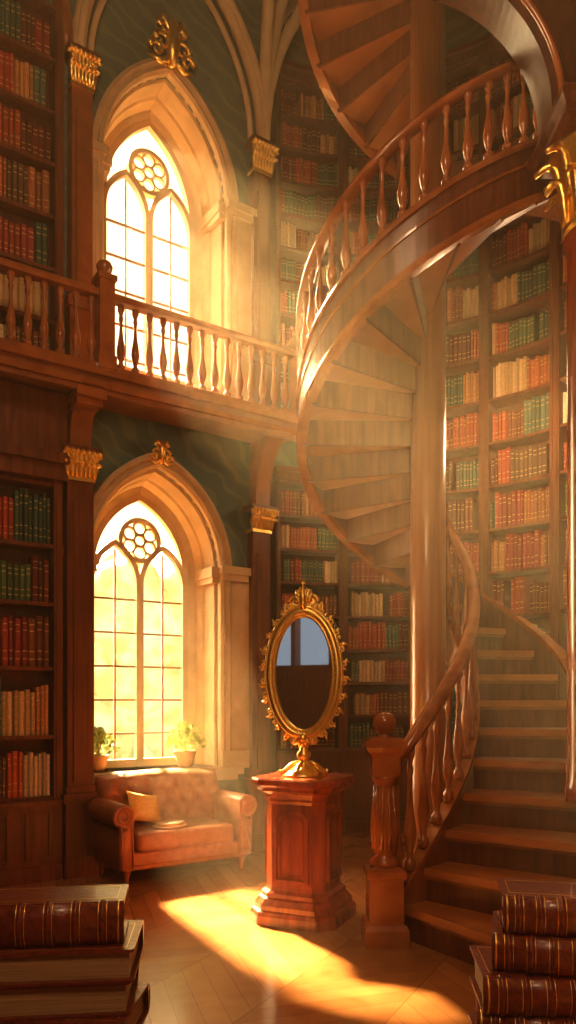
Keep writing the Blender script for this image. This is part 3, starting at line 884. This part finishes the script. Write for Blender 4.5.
specs = [(.52, .42, .13, -.02, .0, .10, False), (.58, .44, .13, .02, 0, -.05, False), (.58, .42, .135, .0, .01, .12, False), (.60, .42, .13, .01, 0, .10, False), (.58, .30, .17, -.03, -.02, .14, True)]
for L, Wd, t, dx, dy, r_, sf in specs:
    tome(mb, L, Wd, t, -.93 + dx, 3.10 + dy, z, r_, sf); z += t + .001
mb.build("stacked_tomes")
mb = MB(); z = 0
specs = [(.50, .40, .14, 0, 0, -.05), (.50, .40, .145, .0, 0, -.22), (.50, .40, .145, .0, .0, -.10), (.46, .36, .145, .05, .0, -.28), (.44, .31, .15, .07, .0, -.2)]
for L, Wd, t, dx, dy, r_ in specs:
    tome(mb, L, Wd, t, 1.02 + dx, 3.05 + dy, z, r_); z += t + .001
mb.build("stacked_tomes")

# ------------------------------------------------------------------ garden outside
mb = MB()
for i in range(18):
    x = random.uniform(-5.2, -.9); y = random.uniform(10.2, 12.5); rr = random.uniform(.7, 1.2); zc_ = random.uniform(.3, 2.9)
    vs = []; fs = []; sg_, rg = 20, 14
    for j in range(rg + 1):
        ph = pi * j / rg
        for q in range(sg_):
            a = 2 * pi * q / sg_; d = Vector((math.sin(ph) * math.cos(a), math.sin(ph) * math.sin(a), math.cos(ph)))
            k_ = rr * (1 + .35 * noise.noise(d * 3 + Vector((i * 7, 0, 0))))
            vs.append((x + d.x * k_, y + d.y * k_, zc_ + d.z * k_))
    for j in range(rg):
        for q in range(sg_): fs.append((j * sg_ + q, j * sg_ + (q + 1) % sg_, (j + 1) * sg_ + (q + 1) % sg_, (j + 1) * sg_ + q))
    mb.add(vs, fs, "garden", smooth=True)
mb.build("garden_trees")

# ------------------------------------------------------------------ haze
m = bpy.data.materials.new("dusty_air"); m.use_nodes = True; nt = m.node_tree; nt.nodes.clear()
o_ = nt.nodes.new("ShaderNodeOutputMaterial"); v_ = nt.nodes.new("ShaderNodeVolumeScatter")
v_.inputs["Density"].default_value = 0.019; v_.inputs["Anisotropy"].default_value = 0.35; v_.inputs["Color"].default_value = (1, .78, .48, 1)
nt.links.new(v_.outputs[0], o_.inputs["Volume"]); M["haze"] = m
mb = MB(); box(mb, ID, -3.2, 3.5, -2.2, 8.7, .02, 9.8, "haze"); mb.build("dusty_air")

# ------------------------------------------------------------------ lights
def light(name, kind, loc, energy, col, **kw):
    d = bpy.data.lights.new(name, kind); d.energy = energy; d.color = col
    for k, v in kw.items(): setattr(d, k, v)
    o = bpy.data.objects.new(name, d); o.location = loc; sc.collection.objects.link(o); return o
s = light("sun", "SUN", (-5, 12, 10), 82, (1, .72, .38), angle=.07)
s.rotation_euler = Vector((1.05, -1.8, -1.68)).to_track_quat("-Z", "Y").to_euler()
s = light("hazy_sky_glow", "SUN", (-5, 12, 9), 15, (1, .71, .36), angle=1.0)
s.rotation_euler = Vector((1.3, -1.1, -.7)).to_track_quat("-Z", "Y").to_euler()
light("high_room_fill", "POINT", (-.6, 2.2, 6.2), 125, (1, .62, .34), shadow_soft_size=.4)  # added warm fill above the frame, no chandelier hangs here
light("camera_side_fill", "POINT", (0, .6, 3.4), 100, (1, .62, .34), shadow_soft_size=.35)  # added fill near the camera to lift the foreground, no fixture
light("right_shelf_fill", "POINT", (2.1, 7.0, 4.2), 50, (1, .64, .34), shadow_soft_size=.25)  # added point fill to brighten the curved right bookcases, no fitting
for S in (LOW, UPP):
    c = (S["sill"] + S["ap"]) / 2
    p = light("window_portal", "AREA", fL(S["cu"], -.46, c), 1, (1, 1, 1), shape="RECTANGLE", size=1.05, size_y=(S["ap"] - S["sill"]) * K)
    p.rotation_euler = NN.to_track_quat("-Z", "Y").to_euler(); p.data.cycles.is_portal = True
p = light("window_portal", "AREA", (-3.28, -2.65, 3.75), 1, (1, 1, 1), shape="RECTANGLE", size=1.5, size_y=3.4)
p.rotation_euler = Vector((0, 1, 0)).to_track_quat("-Z", "Y").to_euler(); p.data.cycles.is_portal = True

w = bpy.data.worlds.new("world"); sc.world = w; w.use_nodes = True; nt = w.node_tree; bg = nt.nodes["Background"]
tc = N(nt, "ShaderNodeTexCoord"); dp = N(nt, "ShaderNodeVectorMath", operation="DOT_PRODUCT"); dp.inputs[1].default_value = (-.5, .86, .1)
nt.links.new(tc.outputs["Generated"], dp.inputs[0])
r = ramp(nt, [(.25, (.14, .16, .175)), (.75, (1.0, .82, .42))]); nt.links.new(dp.outputs["Value"], r.inputs[0]); nt.links.new(r.outputs[0], bg.inputs[0])
bg.inputs[1].default_value = 1.45

# ------------------------------------------------------------------ camera
cd = bpy.data.cameras.new("camera"); cam = bpy.data.objects.new("camera", cd); sc.collection.objects.link(cam)
cam.location = (0, 0, 1.5); cam.rotation_euler = (pi / 2, 0, 0)
cd.sensor_fit = "VERTICAL"; cd.sensor_height = 36; cd.lens = 750 / 1024 * 36; cd.shift_y = 188 / 1024
sc.camera = cam
sc.view_settings.view_transform = "Standard"
try: sc.view_settings.look = "Medium High Contrast"
except Exception as ex: print("look", ex)
sc.view_settings.exposure = 0.45
